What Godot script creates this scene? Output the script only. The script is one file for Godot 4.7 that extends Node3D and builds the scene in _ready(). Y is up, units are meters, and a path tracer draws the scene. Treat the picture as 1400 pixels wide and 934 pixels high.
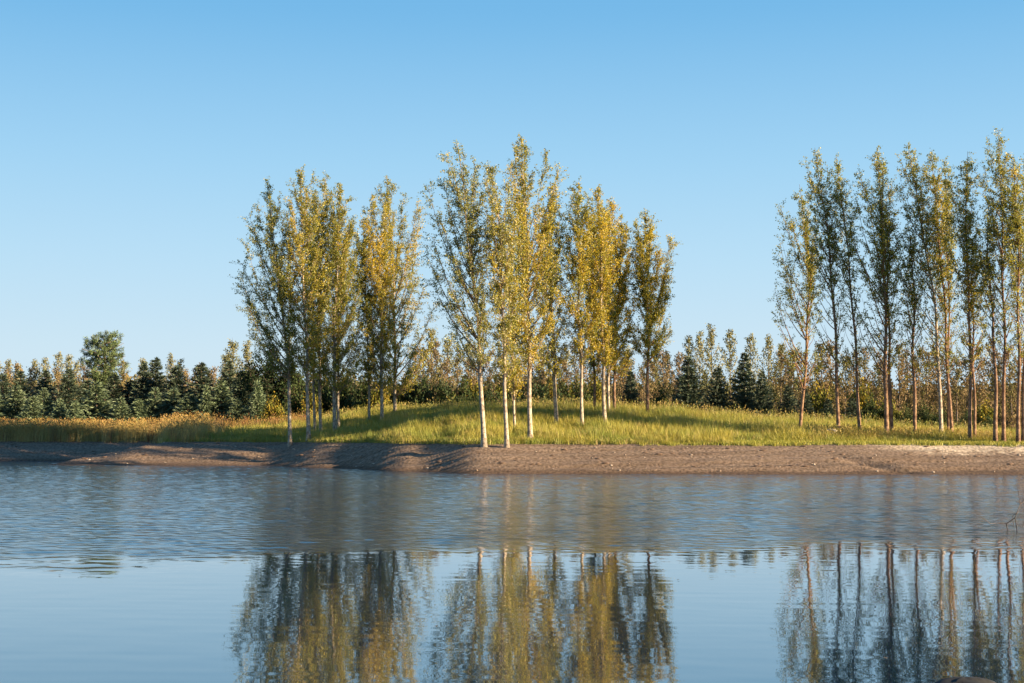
extends Node3D
# A pond with a bare mud bank, a grassy mound, stands of poplars and a belt of spruces behind, late on an autumn day.
# Camera stands 1.6 m above the water and looks along -Z; "d" below is a distance from it in metres (z = -d).

const EYE := 1.6
const FOCAL := 1900.0          # in pixels of a 1400 x 934 picture
const PITCH := 0.06465
const SUN_AZ := -21.0         # degrees behind the picture plane, from the right (negative: in front of it)
const SUN_EL := 14.5

var rng := RandomNumberGenerator.new()
var used := {}
var mats := {}
var n_a := FastNoiseLite.new()
var n_b := FastNoiseLite.new()
var n_c := FastNoiseLite.new()

# ------------------------------------------------------------------ helpers
func at(px: float, py: float, d: float) -> Vector3:
	var a := (px - 700.0) / FOCAL
	var b := (467.0 - py) / FOCAL
	var k := d / (cos(PITCH) - b * sin(PITCH))
	return Vector3(a * k, EYE + (b * cos(PITCH) + sin(PITCH)) * k, -d)

func numbered(called: String) -> String:
	if not used.has(called):
		used[called] = 0
		return called
	used[called] += 1
	return "%s_%03d" % [called, used[called]]

func tag(o: Node, label: String, category: String, group := "", kind := "") -> void:
	o.set_meta("label", label)
	o.set_meta("category", category)
	if group != "": o.set_meta("group", group)
	if kind != "": o.set_meta("kind", kind)

func thing(called: String, label: String, category: String, where: Vector3, group := "") -> Node3D:
	var o := Node3D.new()
	o.name = numbered(called)
	add_child(o)
	o.position = where
	tag(o, label, category, group)
	return o

func part(called: String, mesh: Mesh, m: Material, parent: Node, kind := "") -> MeshInstance3D:
	var o := MeshInstance3D.new()
	o.name = called if parent != self else numbered(called)
	o.mesh = mesh
	o.material_override = m
	parent.add_child(o, true)
	if kind != "": o.set_meta("kind", kind)
	return o

func ordinal(n: int) -> String:
	var small := ["first", "second", "third", "fourth", "fifth", "sixth", "seventh", "eighth", "ninth", "tenth", "eleventh", "twelfth", "thirteenth", "fourteenth", "fifteenth", "sixteenth", "seventeenth", "eighteenth", "nineteenth", "twentieth"]
	if n <= 20: return small[n - 1]
	if n == 30: return "thirtieth"
	if n < 30: return "twenty-" + small[n - 21]
	return "thirty-" + small[n - 31]

func interp(table: Array, x: float) -> float:
	if x <= table[0][0]: return table[0][1]
	for i in range(1, table.size()):
		if x <= table[i][0]:
			var t: float = (x - table[i - 1][0]) / (table[i][0] - table[i - 1][0])
			return lerpf(table[i - 1][1], table[i][1], t * t * (3.0 - 2.0 * t))
	return table[-1][1]

func rdir() -> Vector3:
	var y := rng.randf_range(-1.0, 1.0)
	var a := rng.randf() * TAU
	var r := sqrt(1.0 - y * y)
	return Vector3(r * cos(a), y, r * sin(a))

class Geo:
	var v := PackedVector3Array()
	var n := PackedVector3Array()
	var c := PackedColorArray()
	var uv := PackedVector2Array()
	var i := PackedInt32Array()
	var with_uv := false
	func leaf(p: Vector3, ax: Vector3, nn: Vector3, ln: float, wd: float, col: Color) -> void:
		var s := nn.cross(ax).normalized() * (wd * 0.5)
		var k := v.size()
		var mid := p + ax * (ln * 0.45)
		var up := nn * (wd * 0.12)
		v.append(p); v.append(mid + s + up); v.append(p + ax * ln); v.append(mid - s + up)
		var nr := nn.normalized()
		for q in 4:
			n.append(nr); c.append(col)
		i.append(k); i.append(k + 1); i.append(k + 2)
		i.append(k); i.append(k + 2); i.append(k + 3)
	func tri(a: Vector3, b: Vector3, d: Vector3, col: Color) -> void:
		var k := v.size()
		var nr := (d - a).cross(b - a).normalized()
		v.append(a); v.append(b); v.append(d)
		for q in 3:
			n.append(nr); c.append(col)
		i.append(k); i.append(k + 1); i.append(k + 2)
	# a tapered tube along points
	func tube(pts: Array, rad: Array, sides: int, col := Color.WHITE) -> void:
		var m := pts.size()
		var base := v.size()
		var along := 0.0
		for a in m:
			var t: Vector3 = (pts[min(a + 1, m - 1)] - pts[max(a - 1, 0)]).normalized()
			var x := t.cross(Vector3(0.13, 0.07, 1.0)).normalized()
			var y := t.cross(x).normalized()
			if a > 0: along += pts[a].distance_to(pts[a - 1])
			for s in sides + 1:
				var w := TAU * s / sides
				var o := x * cos(w) + y * sin(w)
				v.append(pts[a] + o * rad[a]); n.append(o); c.append(col)
				uv.append(Vector2(float(s) / sides, along))
		with_uv = true
		for a in m - 1:
			for s in sides:
				var q := base + a * (sides + 1) + s
				i.append(q); i.append(q + sides + 1); i.append(q + 1)
				i.append(q + 1); i.append(q + sides + 1); i.append(q + sides + 2)
	func mesh() -> ArrayMesh:
		var arr := []
		arr.resize(Mesh.ARRAY_MAX)
		arr[Mesh.ARRAY_VERTEX] = v
		arr[Mesh.ARRAY_NORMAL] = n
		arr[Mesh.ARRAY_COLOR] = c
		if with_uv and uv.size() == v.size(): arr[Mesh.ARRAY_TEX_UV] = uv
		arr[Mesh.ARRAY_INDEX] = i
		var m := ArrayMesh.new()
		m.add_surface_from_arrays(Mesh.PRIMITIVE_TRIANGLES, arr)
		return m

# ------------------------------------------------------------------ terrain
var shore_t := [[-70.0, 80.0], [-23.6, 75.5], [-22.2, 66.6], [-21.0, 66.0], [-12.2, 65.6], [-8.0, 60.8], [-4.1, 55.6], [-1.2, 52.8], [6.0, 52.2], [19.0, 51.7], [80.0, 50.0]]
var crest_t := [[-60.0, 1.5], [-26.0, 1.55], [-15.5, 1.6], [-11.0, 2.0], [-7.2, 2.42], [-3.0, 2.58], [3.5, 2.58], [7.0, 2.38], [10.6, 2.08], [14.0, 1.85], [17.5, 1.6], [21.0, 1.35], [26.0, 1.2], [60.0, 1.2]]
var plat_t := [[-30.0, 1.45], [0.0, 1.6], [14.0, 1.45], [24.0, 1.1], [60.0, 1.1]]

func shore(x: float) -> float:
	return interp(shore_t, x) + n_a.get_noise_2d(x * 6.0, 900.0) * 0.35

func ground(x: float, d: float) -> float:
	if d < 30.0:   # the bank the camera stands on
		return lerpf(0.25, -1.6, smoothstep(1.0, 12.0, d))
	var s := shore(x)
	var w := lerpf(5.0, maxf(5.0, reed_line(x) - s), smoothstep(-18.0, -22.0, x))
	var t := (d - s) / w
	var top := 1.08
	var h: float
	if t <= 0.0:
		h = maxf(t * 1.3, -1.6)
	elif t < 1.0:
		h = top * (t * 0.86 + 0.14 * smoothstep(0.15, 0.4, t) * smoothstep(-0.1, 1.0, t))
		var env: float = smoothstep(0.0, 0.12, t) * (1.0 - smoothstep(0.85, 1.0, t))
		# tracks and ledges left by falling water run along the shore
		h += env * (0.05 * n_b.get_noise_2d(x * 1.4, d * 26.0) + 0.035 * n_b.get_noise_2d(x * 9.0 + 50.0, d * 60.0) + 0.010 * n_c.get_noise_2d(x * 60.0, d * 60.0))
		h += env * 0.06 * (absf(fposmod(d * 0.9 + 0.5 * n_a.get_noise_2d(x * 2.0, d), 1.0) - 0.5) * 2.0 - 0.5)
	else:
		var c := interp(crest_t, x)
		var p := interp(plat_t, x)
		var r := d - s - w
		h = lerpf(top, c, smoothstep(0.0, 11.5, r) * 0.75 + 0.25 * clampf(r / 11.5, 0.0, 1.0)) if r < 11.5 else lerpf(c, p, smoothstep(11.5, 26.0, r))
		h += smoothstep(0.0, 3.0, r) * (0.07 * n_a.get_noise_2d(x * 12.0, d * 12.0))
	if x < -17.5:   # towards the left the spit of mud tapers down to the water, with the reed bank behind it
		var cap: float = lerpf(1.08, 0.09, clampf((-17.5 - x) / 5.2, 0.0, 1.0)) + 0.04 * n_b.get_noise_2d(x * 6.0, d * 20.0)
		h = minf(h, maxf(cap, (d - 75.5) / 4.2 * 1.05))
	# the shallow inlet behind the tip of the mud spit
	var inlet: float = smoothstep(-21.6, -23.0, x) * smoothstep(67.2, 68.4, d) * (1.0 - smoothstep(74.8, 76.0, d)) * smoothstep(-60.0, -30.0, x)
	h = lerpf(h, -0.15, inlet)
	# a gully washed into the bank
	var gx := x - 14.2 - (d - 53.0) * -0.8
	h -= 0.16 * exp(-gx * gx * 5.0) * smoothstep(51.8, 52.6, d) * (1.0 - smoothstep(53.6, 55.2, d))
	return h

func spread(lo: float, hi: float, step: float) -> Array:
	var a := []
	var k := int(round((hi - lo) / step))
	for q in k + 1: a.append(lerpf(lo, hi, float(q) / k))
	return a

func build_ground() -> void:
	var xs := [-1800.0, -900.0, -450.0, -240.0, -130.0, -85.0, -62.0, -50.0, -44.0, -40.0, -37.0, -34.0, -32.0] + spread(-31.0, 29.0, 0.2) + [30.5, 32.0, 34.0, 37.0, 40.0, 44.0, 50.0, 62.0, 85.0, 130.0, 240.0, 450.0, 900.0, 1800.0]
	var ds := [-300.0, -100.0, -40.0, -15.0, -6.0, -2.0, 0.0, 1.5, 3.0, 5.0, 8.0, 12.0, 20.0, 29.9, 30.1, 40.0, 46.0, 49.0] + spread(50.0, 62.0, 0.1) + spread(62.2, 84.0, 0.2) + [85.0, 87.0, 90.0, 94.0, 100.0, 110.0, 125.0, 150.0, 200.0, 300.0, 500.0, 900.0, 1800.0]
	var g := Geo.new()
	var nx := xs.size()
	var nd := ds.size()
	for d in ds:
		for x in xs:
			var h := ground(x, d)
			g.v.append(Vector3(x, h, -d))
			g.uv.append(Vector2(x, d) * 0.25)
			g.c.append(ground_color(x, d, h))
	g.n.resize(g.v.size())
	for j in nd:
		for k in nx:
			var a := g.v[j * nx + maxi(k - 1, 0)]
			var b := g.v[j * nx + mini(k + 1, nx - 1)]
			var e := g.v[maxi(j - 1, 0) * nx + k]
			var f := g.v[mini(j + 1, nd - 1) * nx + k]
			g.n[j * nx + k] = (b - a).cross(f - e).normalized()
	for j in nd - 1:
		for k in nx - 1:
			var q := j * nx + k
			g.i.append_array(PackedInt32Array([q, q + nx, q + 1, q + 1, q + nx, q + nx + 1]))
	g.with_uv = true
	var o := part("ground", g.mesh(), mats.ground, self)
	tag(o, "brown mud bank rising to a grassy mound across the pond", "ground", "", "structure")

func ground_color(x: float, d: float, h: float) -> Color:
	var mud := Color(0.185, 0.130, 0.094)
	var dry := Color(0.265, 0.195, 0.146)
	var wet := Color(0.10, 0.064, 0.044)
	var sand := Color(0.58, 0.48, 0.37)
	var soil := Color(0.085, 0.075, 0.03)
	var s := shore(x)
	var t := (d - s) / 5.0
	if x < -18.0: t = (d - s) / maxf(5.0, reed_line(x) - s)
	if t > 1.12 or d < 30.0:
		return soil.lerp(Color(0.12, 0.10, 0.035), 0.5 + 0.5 * n_a.get_noise_2d(x * 8.0, d * 8.0))
	var streak := n_b.get_noise_2d(x * 2.2, d * 34.0)
	var blot := n_c.get_noise_2d(x * 26.0, d * 40.0)
	var k := clampf(0.42 + 0.75 * streak + 0.5 * blot + 0.35 * (t - 0.5), 0.0, 1.0)
	var c := mud.lerp(dry, k)
	c = c.lerp(wet, (1.0 - smoothstep(0.02, 0.20, h + 0.06 * n_a.get_noise_2d(x * 10.0, d * 3.0))) * 0.75)
	if x > 13.0:   # a washed-out strip of pale sand along the top of the bank
		var edge := 0.80 + 0.10 * n_b.get_noise_2d(x * 5.0, 40.0)
		var m: float = smoothstep(14.2, 16.5, x + 1.6 * n_a.get_noise_2d(x * 9.0, d * 30.0)) * smoothstep(edge - 0.20, edge - 0.02, t + 0.18 * n_c.get_noise_2d(x * 30.0, d * 60.0))
		c = c.lerp(sand, clampf(m, 0.0, 1.0) * 0.92)
	return c.lerp(soil, smoothstep(1.0, 1.12, t))

# ------------------------------------------------------------------ water
var waves := []
func calm_line(x: float) -> float:   # beyond this distance the breeze ruffles the pond
	return 18.4 + 0.16 * x + 1.3 * n_a.get_noise_2d(x * 7.0, 300.0) + 0.3 * n_a.get_noise_2d(x * 30.0, 310.0)

func ruffle(x: float, d: float) -> float:
	return smoothstep(-1.2, 1.8, d - calm_line(x) + 1.6 * n_b.get_noise_2d(x * 7.0, d * 7.0))

func ripple_texture() -> ImageTexture:
	# slopes of the finest wind ripples, wherever the breeze touches the water: a seamless patch of summed waves, laid out under the mask of the breeze
	var n := 384
	var tile_x := PackedFloat32Array()
	var tile_y := PackedFloat32Array()
	tile_x.resize(n * n); tile_y.resize(n * n)
	rng.seed = 78
	var ws := []
	for k in 26:
		var m := 22.0 * pow(3.4, k / 25.0)
		var a := rng.randfn(PI * 0.45, 0.6)
		ws.append([roundf(cos(a) * m), roundf(sin(a) * m), rng.randf() * TAU])
	for w in ws:
		var len_ := sqrt(w[0] * w[0] + w[1] * w[1])
		var sx: float = 0.016 * w[0] / len_
		var sy: float = 0.016 * w[1] / len_
		var kx: float = TAU * w[0] / n
		var ky: float = TAU * w[1] / n
		for y in n:
			var p0: float = ky * y + w[2]
			for x in n:
				var c := cos(kx * x + p0)
				tile_x[y * n + x] += sx * c
				tile_y[y * n + x] += sy * c
	var side_ := 2048
	var bytes := PackedByteArray()
	bytes.resize(side_ * side_ * 3)
	var mask := PackedFloat32Array()
	mask.resize(257 * 257)
	for y in 257:
		for x in 257: mask[y * 257 + x] = ruffle(x / 256.0 * 60.0 - 31.0, y / 256.0 * 66.0 + 14.0) * (0.8 + 0.55 * n_b.get_noise_2d(x * 1.2, y * 3.0))
	var o := 0
	for y in side_:
		var my := y >> 3
		var fy := (y & 7) / 8.0
		var ty := (y % n) * n
		for x in side_:
			var mx := x >> 3
			var fx := (x & 7) / 8.0
			var q := my * 257 + mx
			var m: float = lerpf(lerpf(mask[q], mask[q + 1], fx), lerpf(mask[q + 257], mask[q + 258], fx), fy)
			var t := ty + x % n
			bytes[o] = int(127.5 - tile_x[t] * m * 127.5 + 0.5)
			bytes[o + 1] = int(127.5 + tile_y[t] * m * 127.5 + 0.5)
			bytes[o + 2] = 255
			o += 3
	return ImageTexture.create_from_image(Image.create_from_data(side_, side_, false, Image.FORMAT_RGB8, bytes))

func build_water() -> void:
	# two families of small waves: long faint ones all over, short steep ones where the breeze reaches
	rng.seed = 77
	var calm := []
	for k in 16:
		var l := 0.2 * pow(4.5, k / 15.0)
		var a := rng.randfn(PI * 0.5, 0.75)
		var w := TAU / l
		calm.append([cos(a) * w, sin(a) * w, rng.randf() * TAU, 0.0008 * l / TAU])
	var rough := []
	for k in 20:
		var l := 0.29 * pow(2.3, k / 19.0)
		var a := rng.randfn(PI * 0.42, 0.65)
		var w := TAU / l
		rough.append([cos(a) * w, sin(a) * w, rng.randf() * TAU, 0.013 * l / TAU])
	var g := Geo.new()
	var zones := [[spread(7.0, 20.0, 0.055), spread(-7.5, 7.5, 0.055)], [spread(20.0, 34.0, 0.075), spread(-14.0, 14.0, 0.085)], [spread(34.0, 80.0, 0.12), spread(-31.0, 29.0, 0.13)]]
	for z in zones:
		var ds: Array = z[0]
		var xs: Array = z[1]
		var base := g.v.size()
		var nx := xs.size()
		for d in ds:
			for x in xs:
				var m := ruffle(x, d)
				var h := 0.0
				var sx := 0.0
				var sd := 0.0
				if m < 0.999 or d < 20.0:
					for w in calm:
						var p: float = w[0] * x + w[1] * d + w[2]
						h += w[3] * sin(p)
						var c: float = w[3] * cos(p)
						sx += c * w[0]; sd += c * w[1]
				if m > 0.001:
					var gust: float = m * (0.75 + 0.5 * n_b.get_noise_2d(x * 3.0, d * 8.0))
					for w in rough:
						var p: float = w[0] * x + w[1] * d + w[2]
						h += gust * w[3] * sin(p)
						var c: float = gust * w[3] * cos(p)
						sx += c * w[0]; sd += c * w[1]
				g.v.append(Vector3(x, h, -d))
				g.n.append(Vector3(-sx, 1.0, sd).normalized())
				g.uv.append(Vector2((x + 31.0) / 60.0, (d - 14.0) / 66.0))
		for j in ds.size() - 1:
			for k in nx - 1:
				var q := base + j * nx + k
				g.i.append_array(PackedInt32Array([q, q + nx, q + 1, q + 1, q + nx, q + nx + 1]))
	# the rest of the pond, out of sight of the camera
	for r in [[-300.0, 300.0, -20.0, 7.0], [-300.0, -7.5, 7.0, 20.0], [7.5, 300.0, 7.0, 20.0], [-300.0, -14.0, 20.0, 34.0], [14.0, 300.0, 20.0, 34.0], [-300.0, -31.0, 34.0, 80.0], [29.0, 300.0, 34.0, 80.0]]:
		var q := g.v.size()
		for p in [[r[0], r[2]], [r[1], r[2]], [r[0], r[3]], [r[1], r[3]]]:
			g.v.append(Vector3(p[0], 0.0, -p[1])); g.n.append(Vector3.UP); g.uv.append(Vector2((p[0] + 31.0) / 60.0, (p[1] - 14.0) / 66.0))
		g.i.append_array(PackedInt32Array([q, q + 2, q + 1, q + 1, q + 2, q + 3]))
	g.c.resize(g.v.size())
	g.c.fill(Color.WHITE)
	g.with_uv = true
	# how rough the ripples too small to model leave the surface
	var im := Image.create(256, 512, false, Image.FORMAT_RGB8)
	var still := Image.create(256, 512, false, Image.FORMAT_RGB8)
	for y in 512:
		for x in 256:
			var wx := x / 256.0 * 60.0 - 31.0
			var wd := y / 512.0 * 66.0 + 14.0
			var r := ruffle(wx, wd)
			var v := lerpf(0.015, 0.14, r)
			im.set_pixel(x, y, Color(v, v, v))
			still.set_pixel(x, y, Color(1.0 - r, 1.0 - r, 1.0 - r))
	var m := StandardMaterial3D.new()
	m.resource_name = "pond water"
	m.albedo_color = Color(0.04, 0.15, 0.24)
	m.roughness = 1.0
	m.roughness_texture = ImageTexture.create_from_image(im)
	m.texture_repeat = false
	m.normal_enabled = true
	m.normal_texture = ripple_texture()
	m.normal_scale = 1.0
	m.metallic_specular = 1.0
	m.clearcoat_enabled = true
	m.clearcoat = 0.5
	m.clearcoat_roughness = 0.02
	m.clearcoat_texture = ImageTexture.create_from_image(still)
	var o := part("water", g.mesh(), m, self)
	tag(o, "blue pond water, glassy near the camera and ruffled farther out", "water", "", "structure")

# ------------------------------------------------------------------ materials
func noise_tex(seed_: int, freq: float, ramp: Array, size := 512, oct := 4, normal := false) -> NoiseTexture2D:
	var f := FastNoiseLite.new()
	f.seed = seed_
	f.frequency = freq
	f.fractal_octaves = oct
	var t := NoiseTexture2D.new()
	t.width = size; t.height = size
	t.seamless = true
	t.noise = f
	t.as_normal_map = normal
	if ramp.size() > 0:
		var g := Gradient.new()
		g.offsets = PackedFloat32Array(ramp.map(func(r): return r[0]))
		g.colors = PackedColorArray(ramp.map(func(r): return r[1]))
		t.color_ramp = g
	return t

func bark(called: String, dark: Color, mid: Color, pale: Color, seed_: int) -> StandardMaterial3D:
	# bark with dark lenticels and scars lying across the stem
	var r := RandomNumberGenerator.new()
	r.seed = seed_
	var f := FastNoiseLite.new()
	f.seed = seed_; f.frequency = 0.02; f.fractal_octaves = 4
	var im := Image.create(64, 512, false, Image.FORMAT_RGB8)
	for y in 512:
		for x in 64:
			var w := TAU * x / 64.0
			var k := f.get_noise_3d(cos(w) * 22.0, y * 1.6, sin(w) * 22.0)
			var k2 := f.get_noise_3d(cos(w) * 60.0 + 300.0, y * 7.0, sin(w) * 60.0)
			var c := mid.lerp(pale, clampf(0.5 + k * 1.6, 0.0, 1.0)).lerp(dark, clampf(k2 * 1.8 - 0.2, 0.0, 0.6))
			im.set_pixel(x, y, c)
	for q in 46:
		var w := r.randi_range(3, 14)
		im.fill_rect(Rect2i(r.randi_range(0, 63 - w), r.randi_range(0, 508), w, r.randi_range(1, 4)), dark.lerp(mid, r.randf_range(0.3, 0.8)))
	var m := StandardMaterial3D.new()
	m.resource_name = called
	m.albedo_texture = ImageTexture.create_from_image(im)
	m.uv1_scale = Vector3(1.0, 0.22, 1.0)
	m.roughness = 0.85
	m.metallic_specular = 0.3
	return m

func leaf_mat(called: String, rough: float, back: float) -> StandardMaterial3D:
	var m := StandardMaterial3D.new()
	m.resource_name = called
	m.vertex_color_use_as_albedo = true
	m.roughness = rough
	m.metallic_specular = 0.5
	m.cull_mode = BaseMaterial3D.CULL_DISABLED
	if back > 0.0:
		m.backlight_enabled = true
		m.backlight = Color(back, back, back * 0.7)
	return m

func plain(called: String, c: Color, rough := 0.9) -> StandardMaterial3D:
	var m := StandardMaterial3D.new()
	m.resource_name = called
	m.albedo_color = c
	m.roughness = rough
	m.metallic_specular = 0.3
	return m

func build_materials() -> void:
	var gm := StandardMaterial3D.new()
	gm.resource_name = "mud and soil"
	gm.vertex_color_use_as_albedo = true
	gm.albedo_texture = noise_tex(3, 0.02, [[0.0, Color(0.62, 0.60, 0.58)], [0.45, Color(0.88, 0.87, 0.86)], [0.62, Color(1, 1, 1)], [1.0, Color(1, 0.98, 0.95)]], 1024, 5)
	gm.heightmap_enabled = true
	gm.heightmap_texture = noise_tex(4, 0.03, [], 1024, 5)
	gm.heightmap_scale = 1.6
	gm.uv1_scale = Vector3(1, 1, 1)
	gm.roughness = 0.95
	gm.metallic_specular = 0.25
	mats.ground = gm
	mats.bark_white = bark("pale poplar bark", Color(0.25, 0.21, 0.18), Color(0.52, 0.47, 0.42), Color(0.70, 0.65, 0.58), 5)
	mats.bark_tan = bark("tan poplar bark", Color(0.18, 0.13, 0.10), Color(0.40, 0.305, 0.245), Color(0.57, 0.465, 0.38), 6)
	mats.bark_grey = bark("grey brown bark", Color(0.17, 0.14, 0.12), Color(0.36, 0.31, 0.27), Color(0.50, 0.45, 0.40), 7)
	mats.limb = plain("poplar branch bark", Color(0.52, 0.45, 0.38))
	mats.limb_tan = plain("poplar branch bark tan", Color(0.50, 0.38, 0.29))
	mats.twig = plain("twig", Color(0.36, 0.29, 0.24))
	mats.leaf = leaf_mat("poplar leaves", 0.45, 1.0)
	mats.far_leaf = leaf_mat("shrub and sapling leaves", 0.8, 0.7)
	mats.far_leaf.metallic_specular = 0.25
	mats.needle = leaf_mat("conifer needles", 0.6, 0.15)
	mats.grass = leaf_mat("grass blades", 0.55, 0.6)

# ------------------------------------------------------------------ poplars of the three stands
func leaf_color(gold: float, silver: float) -> Color:
	var green := Color(0.205, 0.215, 0.045)
	var deep := Color(0.115, 0.145, 0.042)
	var lime := Color(0.41, 0.375, 0.055)
	var amber := Color(0.60, 0.38, 0.035)
	var pale := Color(0.58, 0.55, 0.40)
	var r := rng.randf()
	var c := deep.lerp(green, rng.randf()) if r > gold else lime.lerp(amber, rng.randf() * clampf(gold * 1.15, 0.15, 1.0))
	c = c.lerp(lime, 0.25 * rng.randf())
	if rng.randf() < silver: c = c.lerp(pale, rng.randf_range(0.4, 0.9))
	return c * rng.randf_range(0.8, 1.2)

func side(outline: Array, row: float, k: int) -> float:
	if row <= outline[0][0]: return outline[0][k]
	for q in range(1, outline.size()):
		if row <= outline[q][0]:
			return lerpf(outline[q - 1][k], outline[q][k], (row - outline[q - 1][0]) / (outline[q][0] - outline[q - 1][0]))
	return outline[-1][k]

func bez(a: Vector3, b: Vector3, c: Vector3, t: float) -> Vector3:
	return a.lerp(b, t).lerp(b.lerp(c, t), t)

func poplar(d: float, trunk: Array, outline: Array, gold: float, dens: float, radius: float, bark_: String, silver: float, label: String, group: String) -> void:
	rng.seed = int(trunk[0][0] * 131.0 + trunk[-1][1] * 17.0 + d * 10.0)
	var base := at(trunk[0][0], trunk[0][1], d)
	base.y = ground(base.x, d)
	var t := thing("poplar_tree", label, "tree", base, group)
	# stem: a curve through the measured points, with a little sway towards and away from the camera
	var c3 := Curve3D.new()
	var sway := rng.randf_range(-0.5, 0.5)
	var key := [Vector3(0, -0.15, 0)]
	for q in range(1, trunk.size()):
		var f := float(q) / (trunk.size() - 1)
		key.append(at(trunk[q][0], trunk[q][1], d + sway * f * f) - base)
	for q in key.size():
		var tan: Vector3 = (key[min(q + 1, key.size() - 1)] - key[max(q - 1, 0)]) / 6.0
		c3.add_point(key[q], -tan, tan)
	var len_ := c3.get_baked_length()
	var pts := []
	var rad := []
	var wob := rng.randf() * 10.0
	for q in 25:
		var f := q / 24.0
		var p := c3.sample_baked(f * len_)
		p += Vector3(sin(f * 17.0 + wob), 0, cos(f * 13.0 + wob)) * 0.035 * sin(f * PI)
		pts.append(p)
		rad.append(0.82 * radius * (1.0 - 0.93 * pow(f, 0.85)) * (1.0 + 0.5 * exp(-f * 45.0)))
	var g := Geo.new()
	g.tube(pts, rad, 10)
	part("trunk", g.mesh(), mats[bark_], t)
	if group.ends_with("right stand"): dens *= 0.74
	var limb_mat: Material = mats.limb_tan if bark_ == "bark_tan" else mats.limb
	# pixel size at this tree, for reading the outline
	var px := d / FOCAL
	var row_top: float = outline[0][0]
	var row_low: float = outline[-1][0]
	var at_height := func(y: float) -> Vector3:
		for q in range(1, pts.size()):
			if pts[q].y >= y: return pts[q - 1].lerp(pts[q], (y - pts[q - 1].y) / maxf(pts[q].y - pts[q - 1].y, 0.001))
		return pts[-1]
	var rad_height := func(y: float) -> float:
		for q in range(1, pts.size()):
			if pts[q].y >= y: return rad[q]
		return rad[-1]
	var row_y := func(row: float) -> float: return at(700, row, d).y - base.y
	var leaves := Geo.new()
	var twigs := Geo.new()
	var nb := int((row_low - row_top) / 4.9)
	var phi := rng.randf() * TAU
	var airy := group.ends_with("right stand")   # the right stand carries few leaves low down
	for b in nb:
		var f := (b + rng.randf()) / nb
		var row := lerpf(row_top + 8.0, row_low, pow(f, 0.9))
		var y: float = row_y.call(row)
		phi += 2.4 + rng.randf_range(-0.4, 0.4)
		var axis: Vector3 = at_height.call(y)
		var tx: float = (axis.x + base.x) / px + 700.0
		var row_s := row + 24.0 * (1.0 - smoothstep(0.0, 0.45, f)) * smoothstep(-0.02, 0.1, f)   # several shoots end near the top
		var l := maxf(tx - side(outline, row_s, 1), 3.0) * px
		var r := maxf(side(outline, row_s, 2) - tx, 3.0) * px
		var reach := rng.randf_range(0.3, 0.65) if b % 4 == 0 else rng.randf_range(0.68, 1.25)
		var dx := cos(phi) * (r if cos(phi) > 0.0 else l) * reach
		var dz := sin(phi) * minf((l + r) * 0.5, 1.6) * reach
		var flat := sqrt(dx * dx + dz * dz)
		var rise := flat * rng.randf_range(1.0, 1.9) * lerpf(2.0, 1.0, smoothstep(0.1, 0.6, f)) + 0.35
		var y0 := maxf(y - rise, row_y.call(row_low) - 0.9)
		var p0: Vector3 = at_height.call(y0)
		var p2 := axis + Vector3(dx, 0, dz)
		var p1 := p0 + Vector3((p2.x - p0.x) * 0.62, (p2.y - p0.y) * 0.36, (p2.z - p0.z) * 0.62)
		var bp := []
		var br := []
		var ll := p0.distance_to(p2)
		var r0 := minf(0.010 + ll * 0.0078, rad_height.call(y0) * 0.6)
		for q in 7:
			bp.append(bez(p0, p1, p2, q / 6.0) + rdir() * 0.02 * (1.0 if q > 0 else 0.0))
			br.append(r0 * (1.0 - 0.85 * q / 6.0))
		var lg := Geo.new()
		lg.tube(bp, br, 5)
		part("limb", lg.mesh(), limb_mat, t)
		var bgold := clampf(gold + rng.randfn(0.0, 0.22), 0.0, 1.0)
		var nt := int(ll * 10.5 * dens * (clampf(1.45 - 1.75 * f, 0.07, 1.0) if airy else 1.15 - 0.3 * f)) + 2
		for q in nt:
			var w := pow(rng.randf_range(0.06, 1.0), 0.75)
			spray(leaves, twigs, bez(p0, p1, p2, w), Vector3(dx, flat * 1.3 + 0.2, dz).normalized(), rng.randf_range(0.18, 0.48) * (1.0 + 0.35 * flat), bgold, silver, 21)
	# leader and short spurs along the stem
	var y_low: float = row_y.call(row_low)
	var y_top: float = pts[-1].y
	var ns := int((y_top - y_low) * 13.0 * dens)
	for q in ns:
		var y := lerpf(y_low, y_top, pow(rng.randf(), 0.6) if not airy else rng.randf_range(0.38, 1.0))
		spray(leaves, twigs, at_height.call(y), (Vector3.UP * 0.7 + rdir()).normalized(), rng.randf_range(0.12, 0.34), gold, silver, 16)
	# a few bare dead spurs under the crown
	for q in rng.randi_range(1, 3):
		var y := y_low - rng.randf_range(0.3, 2.2)
		var p0: Vector3 = at_height.call(y)
		var dir := Vector3(rng.randf_range(-1, 1), rng.randf_range(0.2, 0.9), rng.randf_range(-0.5, 0.5)).normalized()
		var l := rng.randf_range(0.25, 0.8)
		twigs.tube([p0, p0 + dir * l * 0.5, p0 + dir * l + Vector3(0, 0.08, 0)], [0.012, 0.009, 0.003], 4)
	part("twigs", twigs.mesh(), mats.twig, t, "stuff")
	part("crown", leaves.mesh(), mats.leaf, t, "stuff")

func spray(leaves: Geo, twigs: Geo, p: Vector3, dir: Vector3, ln: float, gold: float, silver: float, count: int) -> void:
	var tip := p + (dir + rdir() * 0.85).normalized() * ln
	twigs.tube([p, tip], [0.006, 0.002], 3)
	for k in count:
		var q := p.lerp(tip, rng.randf_range(0.15, 1.05)) + rdir() * 0.07
		var ax := (rdir() + Vector3(0, -0.35, 0)).normalized()
		var nn := ax.cross(rdir()).normalized()
		var s := rng.randf_range(0.045, 0.078)
		leaves.leaf(q, ax, nn, s, s * 0.85, leaf_color(gold, silver))

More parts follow.
